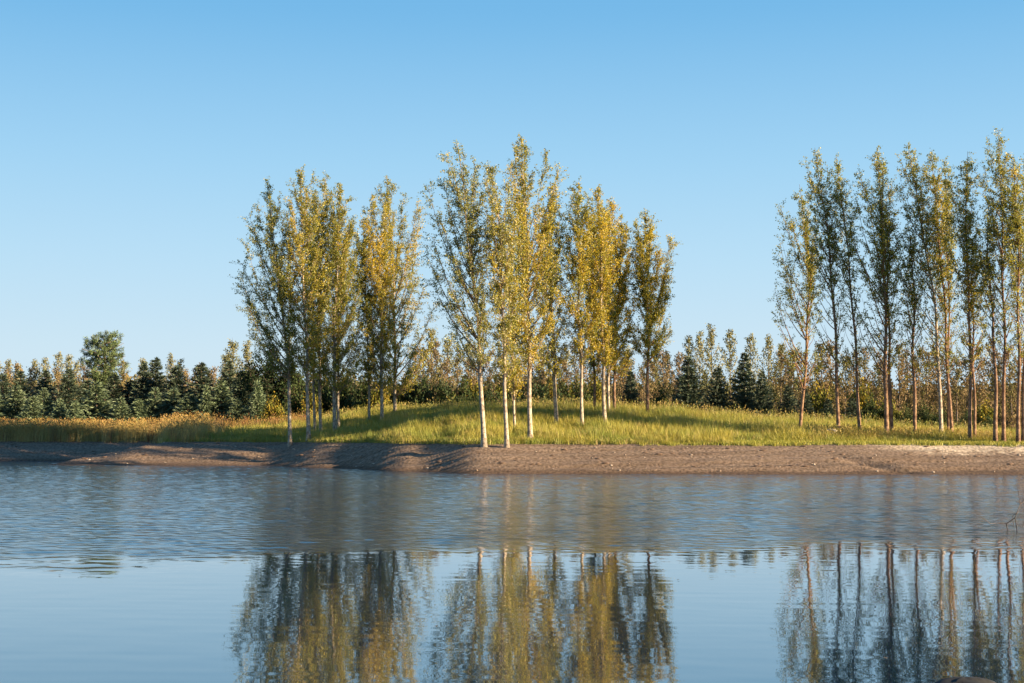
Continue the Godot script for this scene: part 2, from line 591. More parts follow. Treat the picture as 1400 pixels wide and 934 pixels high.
func build_stands() -> void:
	var gl := "poplars of the left stand"
	var gm := "poplars of the middle stand"
	var gr := "poplars of the right stand"
	var W := "bark_white"
	var T := "bark_tan"
	# d, stem, outline [row, left, right], gold, density, radius, bark, silver, label
	poplar(68.6, [[397, 609], [393, 490], [382, 391], [372, 310], [366, 249]], [[249, 362, 372], [290, 343, 388], [370, 325, 405], [440, 327, 410], [495, 350, 412]], 0.14, 1.0, 0.125, W, 0.06, "leftmost poplar on the mound, its sparse grey-green crown leaning left", gl)
	poplar(68.4, [[422, 607], [419, 472], [414, 370], [411, 229]], [[229, 406, 416], [280, 392, 432], [360, 385, 440], [440, 392, 440], [500, 400, 438]], 0.5, 1.0, 0.13, W, 0.06, "tallest poplar of the left stand, second trunk from the left, yellowing crown", gl)
	poplar(72.5, [[431, 592], [428, 470], [430, 350], [432, 262]], [[262, 427, 437], [320, 412, 450], [420, 408, 448], [500, 415, 445]], 0.3, 0.9, 0.10, W, 0.04, "slim poplar close behind the tallest trunk of the left stand", gl)
	poplar(71.0, [[439, 597], [436, 472], [438, 350], [446, 240]], [[240, 440, 452], [300, 424, 462], [380, 420, 462], [470, 420, 458], [510, 428, 455]], 0.42, 0.95, 0.11, W, 0.05, "fourth trunk from the left in the left stand, thin and straight", gl)
	poplar(70.0, [[458, 597], [457, 480], [460, 380], [466, 252]], [[252, 460, 472], [310, 448, 482], [400, 442, 488], [480, 440, 490], [520, 448, 480]], 0.32, 1.0, 0.13, W, 0.05, "stout pale-trunked poplar, front stem of the close pair in the left stand", gl)
	poplar(71.5, [[463, 592], [462, 470], [468, 380], [480, 300]], [[300, 472, 488], [370, 465, 500], [450, 468, 510], [510, 465, 500]], 0.12, 1.0, 0.10, W, 0.03, "dark green poplar, rear stem of the close pair in the left stand", gl)
	poplar(72.0, [[505, 580], [503, 458], [499, 380], [497, 303]], [[303, 490, 503], [380, 483, 515], [460, 482, 522], [510, 488, 520]], 0.25, 0.9, 0.09, W, 0.04, "slim shorter poplar just left of the two golden ones", gl)
	poplar(71.5, [[522, 582], [521, 436], [518, 350], [508, 262]], [[262, 502, 514], [310, 494, 530], [390, 488, 540], [470, 490, 540], [510, 500, 535]], 0.68, 1.0, 0.115, W, 0.05, "golden-crowned poplar, second from the right in the left stand", gl)
	poplar(73.0, [[540, 575], [539, 409], [535, 330], [529, 241]], [[241, 523, 535], [290, 515, 562], [350, 520, 574], [420, 510, 588], [480, 510, 585], [520, 525, 565]], 0.5, 0.95, 0.115, W, 0.05, "rightmost poplar of the left stand with limbs spreading right", gl)
	poplar(57.2, [[662, 610], [656, 495], [650, 402], [641, 303], [625, 196]], [[196, 618, 630], [250, 580, 655], [300, 592, 662], [370, 590, 668], [430, 583, 668], [480, 600, 660]], 0.16, 0.72, 0.135, W, 0.26, "silvery poplar leaning left on the mud edge, leftmost of the middle stand", gm)
	poplar(57.0, [[693, 608], [689, 485], [686, 387], [682, 300], [667, 225]], [[225, 655, 680], [280, 655, 705], [350, 660, 708], [430, 672, 705], [500, 668, 705]], 0.3, 0.82, 0.12, W, 0.26, "slender white-trunked poplar on the mud edge, second in the middle stand", gm)
	poplar(62.0, [[704, 586], [701, 495], [699, 420], [697, 330]], [[330, 690, 704], [400, 680, 718], [470, 678, 722], [530, 690, 715]], 0.5, 0.8, 0.085, W, 0.05, "short low-branched poplar behind the slender white-trunked one", gm)
	poplar(58.5, [[725, 602], [723, 456], [721, 343], [712, 189]], [[189, 704, 720], [240, 698, 755], [300, 695, 768], [380, 692, 770], [450, 700, 762], [480, 708, 750]], 0.5, 1.05, 0.135, W, 0.12, "tallest poplar of the middle stand, straight white trunk, forked top", gm)
	poplar(63.0, [[761, 580], [756, 456], [753, 370], [756, 262]], [[262, 748, 768], [330, 735, 772], [420, 735, 775], [470, 742, 772], [505, 745, 765]], 0.66, 0.95, 0.125, W, 0.06, "yellow poplar with kinked white trunk right of the tallest one", gm)
	poplar(62.5, [[796, 584], [794, 475], [791, 387], [791, 248]], [[248, 784, 798], [310, 774, 812], [390, 770, 815], [450, 776, 815], [480, 782, 808]], 0.48, 1.1, 0.11, W, 0.05, "narrow olive-yellow poplar, fifth white trunk along the middle stand", gm)
	poplar(63.0, [[827, 580], [824, 475], [822, 380], [818, 260]], [[260, 810, 826], [320, 803, 838], [400, 798, 845], [460, 800, 845], [485, 808, 838]], 0.7, 1.1, 0.125, W, 0.05, "thick white-trunked poplar with dense golden crown, front of its cluster", gm)
	poplar(67.0, [[832, 562], [832, 485], [832, 380], [834, 272]], [[272, 826, 842], [330, 820, 856], [400, 818, 862], [460, 820, 862], [490, 825, 855]], 0.95, 1.15, 0.10, W, 0.02, "amber-crowned poplar behind the thick white trunk, deepest gold of all", gm)
	poplar(68.0, [[840, 563], [841, 470], [847, 380], [850, 297]], [[297, 844, 856], [350, 838, 862], [420, 838, 866], [470, 835, 870], [495, 840, 860]], 0.55, 1.0, 0.10, T, 0.02, "brown-trunked poplar at the right edge of the golden cluster", gm)
	poplar(68.0, [[813, 562], [812, 470], [810, 390], [806, 300]], [[300, 800, 812], [380, 795, 822], [470, 795, 825], [500, 802, 820]], 0.42, 1.0, 0.09, T, 0.02, "thin dark-trunked poplar at the back left of the golden cluster", gm)
	poplar(67.0, [[885, 564], [886, 475], [885, 390], [882, 290]], [[290, 876, 890], [330, 866, 912], [390, 864, 920], [430, 862, 922], [470, 868, 910]], 0.5, 1.6, 0.11, T, 0.03, "lone bushy poplar with two tops standing apart right of the golden cluster", gm)
	poplar(63.0, [[1093, 588], [1103, 472], [1106, 361], [1093, 252]], [[252, 1088, 1100], [300, 1070, 1118], [370, 1066, 1120], [420, 1062, 1120], [480, 1072, 1122], [510, 1080, 1115]], 0.16, 1.0, 0.105, T, 0.08, "leftmost poplar of the right stand, trunk leaning right at the foot", gr)
	poplar(61.0, [[1147, 594], [1141, 442], [1133, 336], [1114, 202]], [[202, 1108, 1122], [260, 1106, 1145], [330, 1112, 1150], [420, 1115, 1155], [500, 1120, 1155]], 0.3, 0.85, 0.115, T, 0.12, "second poplar of the right stand, tall and leaning left", gr)
	poplar(61.0, [[1176, 594], [1168, 452], [1161, 361], [1143, 214]], [[214, 1137, 1150], [280, 1135, 1168], [360, 1145, 1172], [450, 1150, 1180], [500, 1155, 1178]], 0.3, 0.7, 0.10, T, 0.12, "third poplar of the right stand, thin sparse crown leaning left", gr)
	poplar(60.0, [[1212, 596], [1210, 422], [1208, 336], [1199, 203]], [[203, 1190, 1206], [250, 1172, 1217], [330, 1170, 1222], [400, 1170, 1222], [460, 1180, 1225], [500, 1185, 1225]], 0.36, 1.05, 0.135, T, 0.1, "densest crown of the right stand, tall stem of the twin trunks", gr)
	poplar(60.4, [[1219, 595], [1215, 450], [1214, 380], [1217, 300]], [[300, 1208, 1224], [400, 1202, 1232], [480, 1202, 1235]], 0.3, 0.8, 0.12, T, 0.06, "shorter stem of the twin trunks in the right stand", gr)
	poplar(60.0, [[1251, 596], [1249, 470], [1249, 380], [1241, 300]], [[300, 1234, 1248], [360, 1228, 1262], [440, 1226, 1266], [500, 1232, 1262]], 0.25, 0.75, 0.115, T, 0.05, "low poplar with bare spurs right of the twin trunks", gr)
	poplar(60.0, [[1287, 595], [1282, 470], [1271, 371], [1241, 197]], [[197, 1236, 1248], [260, 1230, 1262], [340, 1242, 1280], [420, 1250, 1290], [490, 1262, 1292]], 0.32, 0.85, 0.12, W, 0.1, "grey-barked poplar of the right stand slanting strongly left", gr)
	poplar(60.0, [[1302, 596], [1294, 472], [1288, 371], [1273, 207]], [[207, 1267, 1280], [260, 1262, 1290], [340, 1270, 1302], [430, 1275, 1305], [500, 1280, 1306]], 0.36, 0.85, 0.105, T, 0.1, "slanting poplar just right of the grey-barked one", gr)
	poplar(62.0, [[1296, 592], [1297, 470], [1296, 360], [1292, 217]], [[217, 1286, 1298], [280, 1280, 1308], [380, 1282, 1312], [480, 1285, 1310]], 0.3, 0.8, 0.09, T, 0.08, "thin upright poplar hidden behind the two slanting trunks", gr)
	poplar(58.5, [[1326, 601], [1326, 422], [1321, 336], [1323, 207]], [[207, 1316, 1330], [260, 1306, 1340], [340, 1304, 1340], [420, 1308, 1345], [490, 1312, 1345]], 0.36, 0.85, 0.11, T, 0.1, "taller of two crossing trunks in the right stand", gr)
	poplar(59.0, [[1333, 601], [1331, 480], [1329, 400], [1333, 320]], [[320, 1325, 1341], [400, 1319, 1352], [480, 1321, 1352]], 0.3, 0.75, 0.09, T, 0.06, "shorter of two crossing trunks in the right stand", gr)
	poplar(57.5, [[1361, 605], [1360, 472], [1352, 380], [1350, 290]], [[290, 1343, 1357], [370, 1338, 1370], [460, 1340, 1372]], 0.3, 0.7, 0.12, T, 0.06, "forked poplar third from the right edge with a sparse low crown", gr)
	poplar(57.5, [[1372, 606], [1373, 472], [1370, 311], [1365, 177]], [[177, 1358, 1372], [230, 1348, 1385], [300, 1345, 1388], [400, 1350, 1390], [480, 1355, 1390]], 0.32, 0.85, 0.105, T, 0.12, "tallest poplar near the right edge of the picture", gr)
	poplar(57.0, [[1392, 606], [1393, 480], [1392, 350], [1386, 214]], [[214, 1380, 1393], [280, 1376, 1400], [380, 1376, 1408], [480, 1380, 1408]], 0.3, 0.85, 0.11, T, 0.1, "sunlit poplar trunk almost at the right edge, second from it", gr)
	poplar(57.6, [[1399, 607], [1401, 480], [1403, 340], [1405, 205]], [[205, 1398, 1412], [280, 1390, 1422], [400, 1390, 1425], [490, 1395, 1420]], 0.3, 0.85, 0.115, T, 0.1, "poplar trunk cut by the right edge of the picture", gr)

# ------------------------------------------------------------------ spruces, pine, shrubs, far trees: a few meshes of each kind, copied
func spruce_mesh(seed_: int, h: float, w: float, tone: Color) -> ArrayMesh:
	rng.seed = seed_
	var g := Geo.new()
	var tiers := int(h * 7.0)
	for k in tiers:
		var f := (k + rng.randf() * 0.6) / tiers
		var y := h * (0.04 + 0.95 * f)
		var r := w * 0.5 * pow(1.0 - f, 0.82) * rng.randf_range(0.8, 1.15) + 0.05
		var n := int(6 + 8 * (1.0 - f))
		var a0 := rng.randf() * TAU
		for b in n:
			var a := a0 + TAU * b / n + rng.randf_range(-0.3, 0.3)
			var out := Vector3(cos(a), 0, sin(a))
			var ll := r * rng.randf_range(0.72, 1.12)
			var droop := rng.randf_range(-0.12, 0.28)
			var yj := rng.randf_range(-0.1, 0.1)
			var m := int(ll / 0.095) + 3
			var col := tone * rng.randf_range(0.7, 1.35)
			for s in m:
				var q := (s + 0.6) / m
				var p := Vector3(0, y + yj, 0) + out * ll * q + Vector3(0, ll * (droop * q - 0.16 * sin(q * PI)), 0)
				for e in 5:
					var ax := (out * rng.randf_range(0.3, 1.0) + out.cross(Vector3.UP) * rng.randf_range(-0.9, 0.9) + Vector3(0, rng.randf_range(-0.35, 0.6), 0)).normalized()
					var nn := ax.cross(rdir()).normalized()
					g.leaf(p, ax, nn, rng.randf_range(0.13, 0.24), rng.randf_range(0.035, 0.055), col * rng.randf_range(0.75, 1.25))
	for e in 30:
		g.leaf(Vector3(0, h * rng.randf_range(0.9, 0.98), 0), (Vector3.UP + rdir() * 0.7).normalized(), rdir(), 0.2, 0.045, tone * rng.randf_range(0.8, 1.3))
	return g.mesh()

func bush_mesh(seed_: int, h: float, w: float, count: int, size: float, cols: Array, bare := 0.0, low := 0.0) -> Array:
	# [leaves, stems]: stems fan out of the ground, twigs and leaves gather at their ends
	rng.seed = seed_
	var g := Geo.new()
	var st := Geo.new()
	var ns := 9 + int(w * 5.0)
	for k in ns:
		var a := TAU * k / ns + rng.randf_range(-0.4, 0.4)
		var f := sqrt(rng.randf())
		var tip := Vector3(cos(a) * w * 0.5 * f, h * (1.0 - 0.55 * f * f) * rng.randf_range(0.75, 1.0), sin(a) * w * 0.5 * f)
		var c0 := Vector3(tip.x * 0.15, tip.y * 0.5, tip.z * 0.15)
		var p0 := Vector3(tip.x * 0.1, low, tip.z * 0.1)
		st.tube([p0, bez(p0, c0, tip, 0.5), tip], [0.02 + 0.006 * h, 0.014, 0.004], 4)
		var col: Color = cols[rng.randi() % cols.size()]
		var per := count / ns
		for q in per / 7:
			var w2 := pow(rng.randf_range(0.12, 1.0), 0.6)
			var p := bez(p0, c0, tip, w2)
			var e := p + (rdir() + Vector3(0, 0.35, 0)).normalized() * rng.randf_range(0.15, 0.28) * (0.8 + w * 0.3)
			st.tube([p, e], [0.007, 0.003], 3)
			if rng.randf() < bare: continue
			for z in 7:
				var c2 := col.lerp(cols[rng.randi() % cols.size()], 0.35) * rng.randf_range(0.75, 1.3)
				var ax := rdir()
				g.leaf(p.lerp(e, rng.randf_range(0.1, 1.1)) + rdir() * size * 0.9, ax, ax.cross(rdir()).normalized(), size * rng.randf_range(0.7, 1.2), size * 0.75, c2)
	return [g.mesh(), st.mesh()]

func sapling_mesh(seed_: int, h: float, w: float, count: int, size: float, cols: Array, low: float) -> Array:
	# a slim upright tree: [leaves, trunk with limbs]
	rng.seed = seed_
	var g := Geo.new()
	var st := Geo.new()
	var lean := rng.randf_range(-0.35, 0.1)
	st.tube([Vector3.ZERO, Vector3(lean * 0.3, h * 0.5, 0), Vector3(lean, h * 0.98, 0)], [h * 0.011, h * 0.007, 0.006], 6)
	var nb := int(h * 4.0)
	for k in nb:
		var f := (k + rng.randf()) / nb
		var y := lerpf(h * low, h * 0.96, f)
		var a := k * 2.4 + rng.randf()
		var r := w * 0.5 * (sin(PI * pow(f * 0.86 + 0.1, 0.8)) * 0.9 + 0.12) * rng.randf_range(0.6, 1.1)
		var p0 := Vector3(lean * y / h, maxf(y - r * 1.4, h * low * 0.8), 0)
		var p2 := Vector3(lean * y / h + cos(a) * r, y, sin(a) * r)
		var p1 := p0.lerp(p2, 0.5) + Vector3(0, -0.12 * r, 0)
		st.tube([p0, p1, p2], [0.018, 0.012, 0.004], 4)
		var col: Color = cols[rng.randi() % cols.size()]
		for q in count / nb:
			var p := bez(p0, p1, p2, pow(rng.randf(), 0.6)) + rdir() * rng.randf_range(0.05, 0.32)
			var ax := rdir()
			g.leaf(p, ax, ax.cross(rdir()).normalized(), size * rng.randf_range(0.7, 1.25), size * 0.8, col.lerp(cols[rng.randi() % cols.size()], 0.3) * rng.randf_range(0.75, 1.3))
	return [g.mesh(), st.mesh()]

func place_copy(proto: Node3D, where: Vector3, sc: Vector3, turn: float, label: String) -> Node3D:
	var o := proto.duplicate()
	o.name = numbered(String(proto.name).rstrip("0123456789").trim_suffix("_") if String(proto.name).right(3).is_valid_int() else String(proto.name))
	add_child(o)
	o.position = where
	o.scale = sc
	o.rotation.y = turn
	o.set_meta("label", label)
	return o

# rows of [px, top row, depth]; protos are (mesh pair, natural height, natural width)
func row_of(called: String, category: String, group: String, fmt: String, spots: Array, protos: Array, leaf_m: Material, stem_m: Material, seed_: int, wide := 1.0) -> void:
	var first := []
	first.resize(protos.size())
	var r := RandomNumberGenerator.new()
	r.seed = seed_
	for k in spots.size():
		var s: Array = spots[k]
		var which: int = r.randi() % protos.size()
		var pr: Array = protos[which]
		var p := at(s[0], s[1], s[2])
		var gy := ground(p.x, s[2]) - 0.05
		var hs: float = (p.y - gy) / pr[2]
		var ws: float = s[3] * s[2] / FOCAL / pr[3] * wide
		var label := fmt % ordinal(k + 1)
		var where := Vector3(p.x, gy, p.z)
		var turn := r.randf() * TAU
		if first[which] == null:
			var t := thing(called, label, category, where, group)
			t.scale = Vector3(ws, hs, ws)
			t.rotation.y = turn
			part("trunk", pr[1], stem_m, t)
			part("crown", pr[0], leaf_m, t, "stuff")
			first[which] = t
		else:
			place_copy(first[which], where, Vector3(ws, hs, ws), turn, label)

func stem(h: float, r: float) -> ArrayMesh:
	var g := Geo.new()
	g.tube([Vector3(0, -0.1, 0), Vector3(0.02, h * 0.5, 0), Vector3(0, h * 0.97, 0)], [r, r * 0.6, 0.01], 7)
	return g.mesh()

func build_belt() -> void:
	var blue := Color(0.115, 0.155, 0.085)
	var dark := Color(0.045, 0.066, 0.040)
	var sp := []
	for k in 4: sp.append([spruce_mesh(200 + k, 3.2, [2.3, 2.0, 2.5, 1.9][k], blue * [1.0, 1.15, 0.9, 1.05][k]), stem(3.2, 0.06), 3.2, [2.3, 2.0, 2.5, 1.9][k]])
	var sd := []
	for k in 3: sd.append([spruce_mesh(230 + k, 4.4, [2.6, 2.2, 2.9][k], dark * [1.0, 1.25, 1.1][k]), stem(4.4, 0.08), 4.4, [2.6, 2.2, 2.9][k]])
	# front row on the left: blue-green, about three metres
	row_of("spruce_tree", "tree", "young spruces along the front of the belt", "blue-green young spruce in the front row behind yellow reeds, %s from the left",
		[[-8, 533, 86.0, 62], [22, 527, 86.0, 56], [45, 541, 85.0, 48], [59, 531, 87.0, 52], [82, 546, 85.0, 34], [103, 549, 84.5, 36], [132, 523, 86.0, 58], [165, 543, 85.0, 40], [190, 546, 85.5, 44], [212, 530, 86.0, 46], [237, 531, 86.5, 54], [259, 536, 85.0, 50], [282, 528, 84.5, 28], [302, 521, 85.0, 50], [325, 545, 84.0, 38], [352, 521, 84.0, 34]],
		sp, mats.needle, mats.bark_grey, 11, 1.25)
	row_of("tall_spruce", "tree", "darker spruces in the back row of the belt", "dark tall spruce standing in the back row, %s from the left edge",
		[[4, 512, 96.0, 60], [28, 508, 97.0, 60], [62, 507, 97.0, 56], [94, 505, 96.0, 56], [120, 520, 97.0, 60], [156, 512, 97.0, 62], [178, 520, 98.0, 50], [197, 496, 97.0, 52], [213, 489, 98.0, 56], [241, 500, 96.0, 60], [275, 496, 96.0, 62], [313, 494, 97.0, 56], [330, 508, 95.0, 50]],
		sd, mats.needle, mats.bark_grey, 12, 1.2)
	row_of("mound_spruce", "tree", "spruces behind the mound on the right", "dark spruce behind the mound between middle and right stands, %s from the left",
		[[862, 506, 84.0, 38], [941, 488, 82.0, 62], [981, 502, 82.0, 46], [1018, 483, 82.0, 58], [1042, 508, 81.0, 44], [1078, 528, 81.0, 42], [1101, 532, 80.0, 36], [1132, 546, 79.0, 36], [1165, 545, 79.0, 40]],
		sd, mats.needle, mats.bark_grey, 13, 1.15)
	# dark and yellow-green bushes behind the mound
	var bd := []
	for k in 3: bd.append((bush_mesh(260 + k, 2.6, 2.8, 3600, 0.14, [Color(0.035, 0.055, 0.022), Color(0.06, 0.078, 0.026), Color(0.045, 0.07, 0.035)])) + [2.6, 2.8])
	row_of("evergreen_bush", "bush", "dark bushes behind the crest of the mound", "dark green bush behind the crest of the mound, %s from the left",
		[[408, 508, 86.0, 60], [440, 503, 87.0, 56], [472, 508, 86.0, 54], [498, 516, 85.0, 48], [556, 512, 84.0, 50], [578, 507, 83.5, 46], [604, 513, 83.0, 50], [632, 516, 83.0, 52], [668, 526, 83.0, 50], [705, 521, 83.0, 48], [738, 517, 83.0, 46], [766, 520, 83.0, 44], [792, 518, 83.0, 48], [900, 527, 84.0, 44], [1190, 540, 80.0, 44], [1240, 556, 78.0, 34], [1262, 552, 79.0, 40], [1288, 560, 78.0, 34], [1322, 560, 76.0, 30], [1384, 590, 64.0, 26], [1350, 566, 80.0, 34]],
		bd, mats.far_leaf, mats.twig, 14)
	var by := []
	for k in 2: by.append((bush_mesh(280 + k, 2.2, 2.2, 2300, 0.14, [Color(0.16, 0.16, 0.03), Color(0.10, 0.115, 0.028), Color(0.26, 0.19, 0.03)])) + [2.2, 2.2])
	row_of("yellow_green_bush", "bush", "yellowing bushes behind the mound", "yellow-green autumn bush behind the mound, %s from the left",
		[[372, 540, 82.0, 40], [425, 530, 83.0, 34], [520, 522, 83.0, 36], [545, 520, 84.0, 34], [650, 512, 86.0, 40], [690, 510, 86.0, 38], [752, 508, 86.0, 36], [785, 510, 86.0, 34], [815, 505, 88.0, 36], [1120, 520, 85.0, 44], [1178, 515, 84.0, 44], [1215, 540, 80.0, 36], [1345, 545, 82.0, 40]],
		by, mats.far_leaf, mats.twig, 15)
	# the broad dark tree left of the left stand
	var big := bush_mesh(300, 6.2, 5.4, 16000, 0.15, [Color(0.020, 0.034, 0.015), Color(0.036, 0.052, 0.020), Color(0.026, 0.042, 0.020)])
	var bp := at(368, 466, 91.0)
	var bt := thing("broadleaf_tree", "broad dark green tree just behind the leftmost poplars", "tree", Vector3(bp.x, ground(bp.x, 91.0) - 0.05, bp.z))
	bt.scale = Vector3.ONE * (bp.y - ground(bp.x, 91.0)) / 6.0
	part("trunk", big[1], mats.bark_grey, bt)
	part("crown", big[0], mats.far_leaf, bt, "stuff")
	build_pine()
	# saplings with withered leaves
	var sb := []
	for k in 4: sb.append((sapling_mesh(320 + k, 5.6, 2.6, 2400, 0.115, [Color(0.19, 0.135, 0.075), Color(0.14, 0.12, 0.045), Color(0.22, 0.155, 0.09), Color(0.12, 0.12, 0.04)], 0.12)) + [5.6, 2.6])
	var spots := []
	rng.seed = 41
	for k in 24: spots.append([566.0 + k * 15.6 + rng.randf_range(-5, 5), 472.0 + rng.randf_range(-12, 16), 108.0 + rng.randf_range(-8, 10), 46])
	row_of("withered_sapling", "tree", "withered young trees behind the mound", "brown-leaved young tree in the thicket behind the mound, %s from the left", spots, sb, mats.far_leaf, mats.bark_grey, 16)
	spots = []
	for k in 25: spots.append([1068.0 + k * 14.2 + rng.randf_range(-5, 5), 452.0 + rng.randf_range(0, 38), 98.0 + rng.randf_range(-10, 14), 50])
	row_of("olive_sapling", "tree", "young trees behind the right stand", "olive-brown young tree behind the right stand, %s from the left", spots, sb, mats.far_leaf, mats.bark_grey, 17)
	var sr := []
	for k in 3: sr.append((sapling_mesh(340 + k, 4.4, 2.8, 2000, 0.12, [Color(0.20, 0.150, 0.10), Color(0.17, 0.135, 0.095), Color(0.24, 0.18, 0.07)], 0.1)) + [4.4, 2.8])
	spots = []
	for k in 20: spots.append([-6.0 + k * 17.5 + rng.randf_range(-5, 5), 502.0 + rng.randf_range(-8, 10), 112.0 + rng.randf_range(-5, 8), 44])
	row_of("rusty_sapling", "tree", "rust-coloured young trees behind the spruces", "rust-brown young tree showing above the spruces, %s from the left edge", spots, sr, mats.far_leaf, mats.bark_grey, 18)
	# distant poplars whose tops stand against the sky
	var sf := []
	for k in 4: sf.append((sapling_mesh(360 + k, 9.0, 2.5, 2400, 0.15, [Color(0.20, 0.195, 0.10), Color(0.15, 0.16, 0.065), Color(0.28, 0.265, 0.18), Color(0.20, 0.185, 0.07)], 0.3)) + [9.0, 2.5])
	row_of("distant_poplar", "tree", "distant poplars seen over the belt", "pale distant poplar top against the sky, %s from the left edge",
		[[-4, 492, 140.0, 26], [11, 488, 138.0, 24], [24, 494, 140.0, 22], [47, 488, 136.0, 24], [62, 485, 138.0, 22], [80, 477, 136.0, 22], [94, 481, 134.0, 24], [105, 490, 138.0, 20], [168, 488, 134.0, 26], [196, 486, 136.0, 22], [234, 480, 134.0, 22], [246, 488, 136.0, 24], [276, 496, 140.0, 22], [285, 500, 138.0, 20], [306, 478, 138.0, 28], [322, 459, 134.0, 30], [337, 462, 136.0, 28], [590, 446, 130.0, 30], [612, 460, 132.0, 30], [640, 462, 134.0, 26]],
		sf, mats.far_leaf, mats.bark_grey, 19, 1.25)
	row_of("far_poplar", "tree", "distant poplars between the middle and right stands", "pale distant poplar behind the spruces right of the middle stand, %s from the left",
		[[742, 470, 132.0, 26], [775, 472, 132.0, 26], [858, 470, 130.0, 26], [898, 462, 128.0, 30], [912, 476, 130.0, 26], [942, 454, 128.0, 26], [956, 449, 128.0, 26], [973, 439, 126.0, 28], [998, 445, 128.0, 28], [1026, 451, 128.0, 26], [1050, 453, 130.0, 26], [1066, 462, 130.0, 24], [1085, 470, 128.0, 26]],
		sf, mats.far_leaf, mats.bark_grey, 20, 1.3)

func build_pine() -> void:
	rng.seed = 400
	var d := 106.0
	var top := at(143, 457, d)
	var gy := ground(top.x, d)
	var h := top.y - gy
	var t := thing("pine_tree", "round-topped green pine standing above the spruces at the left", "tree", Vector3(top.x, gy, -d))
	var g := Geo.new()
	g.tube([Vector3(0, -0.1, 0), Vector3(0.1, h * 0.5, 0), Vector3(0, h * 0.95, 0)], [0.17, 0.12, 0.03], 8)
	part("trunk", g.mesh(), mats.bark_tan, t)
	var n := Geo.new()
	for b in 64:
		var f := (b + rng.randf()) / 64.0
		var y := h * lerpf(0.40, 0.97, f)
		var a := b * 2.4
		var r := 1.8 * sin(PI * pow(clampf(1.04 - f, 0.04, 1.0), 0.6)) * rng.randf_range(0.5, 1.15) + 0.2
		var p0 := Vector3(0, y - 0.25, 0)
		var p2 := Vector3(cos(a) * r, y + rng.randf_range(-0.1, 0.4), sin(a) * r)
		var lg := Geo.new()
		lg.tube([p0, p0.lerp(p2, 0.5) + Vector3(0, -0.1, 0), p2], [0.05, 0.035, 0.012], 5)
		part("limb", lg.mesh(), mats.bark_grey, t)
		for c in 6:
			var q := p0.lerp(p2, rng.randf_range(0.4, 1.02)) + rdir() * 0.3
			var col := Color(0.075, 0.108, 0.038) * rng.randf_range(0.65, 1.4)
			for e in 42:
				var ax := (rdir() + Vector3(0, 0.5, 0)).normalized()
				n.leaf(q + rdir() * 0.12, ax, ax.cross(rdir()).normalized(), rng.randf_range(0.16, 0.3), 0.04, col * rng.randf_range(0.8, 1.25))
	part("crown", n.mesh(), mats.needle, t, "stuff")

func build_far_wood() -> void:
	rng.seed = 500
	var cols := [Color(0.13, 0.105, 0.06), Color(0.10, 0.095, 0.045), Color(0.16, 0.12, 0.08), Color(0.06, 0.07, 0.035)]
	var b := bush_mesh(510, 9.5, 7.0, 2600, 0.6, cols, 0.0, 0.0)
	var mm := MultiMesh.new()
	mm.transform_format = MultiMesh.TRANSFORM_3D
	mm.mesh = b[0]
	mm.instance_count = 420
	for k in 420:
		var d := rng.randf_range(170.0, 330.0)
		var x := rng.randf_range(-0.55, 0.55) * d
		var s := rng.randf_range(0.85, 1.25) * d / 250.0
		mm.set_instance_transform(k, Transform3D(Basis(Vector3.UP, rng.randf() * TAU).scaled(Vector3(s, s * 0.92, s)), Vector3(x, ground(x, d) - 0.2, -d)))
	var o := MultiMeshInstance3D.new()
	o.name = numbered("far_wood")
	o.multimesh = mm
	o.material_override = mats.far_leaf
	add_child(o)
	tag(o, "brownish distant wood filling the gaps along the horizon", "wood", "", "stuff")

# ------------------------------------------------------------------ grasses
func tuft(seed_: int, blades: int, h: float, spread_: float, wide: float, heads: float) -> ArrayMesh:
	rng.seed = seed_
	var g := Geo.new()
	for k in blades:
		var a := rng.randf() * TAU
		var p := Vector3(cos(a), 0, sin(a)) * spread_ * sqrt(rng.randf())
		var b := rng.randf() * TAU
		var out := Vector3(cos(b), 0, sin(b))
		var hh := h * rng.randf_range(0.55, 1.0)
		var bend := hh * rng.randf_range(0.08, 0.55)
		var s := out.cross(Vector3.UP) * wide * 0.5
		var mid := p + Vector3(0, hh * 0.6, 0) + out * bend * 0.3
		var tip := p + Vector3(0, hh, 0) + out * bend
		var c := Color.WHITE * rng.randf_range(0.7, 1.25)
		c = c.lerp(Color(1.25, 0.95, 0.7), rng.randf() * 0.5)
		g.tri(p - s, mid - s * 0.8, p + s, c)
		g.tri(p + s, mid - s * 0.8, mid + s * 0.8, c)
		g.tri(mid - s * 0.8, tip, mid + s * 0.8, c)
		if rng.randf() < heads:   # a seed head
			var hc := Color(1.15, 0.9, 0.75) * rng.randf_range(0.7, 1.1)
			for e in 3:
				var ax := (Vector3.UP + out * 0.5 + rdir() * 0.4).normalized()
				g.leaf(tip - ax * 0.02, ax, ax.cross(rdir()).normalized(), 0.11, 0.02, hc)
	return g.mesh()

func scatter(called: String, label: String, category: String, mesh: Mesh, m: Material, spots: Array) -> void:
	var mm := MultiMesh.new()
	mm.transform_format = MultiMesh.TRANSFORM_3D
	mm.use_colors = true
	mm.mesh = mesh
	mm.instance_count = spots.size()
	for k in spots.size():
		mm.set_instance_transform(k, spots[k][0])
		mm.set_instance_color(k, spots[k][1])
	var o := MultiMeshInstance3D.new()
	o.name = numbered(called)
	o.multimesh = mm
	o.material_override = m
	add_child(o)
	tag(o, label, category, "", "stuff")

func spot(x: float, d: float, s: float, hs: float, lean: float) -> Transform3D:
	var b := Basis(Vector3.UP, rng.randf() * TAU) * Basis.from_scale(Vector3(s, s * hs, s))
	b = Basis(Vector3(0, 0, 1), lean) * b
	return Transform3D(b, Vector3(x, ground(x, d) - 0.02, -d))

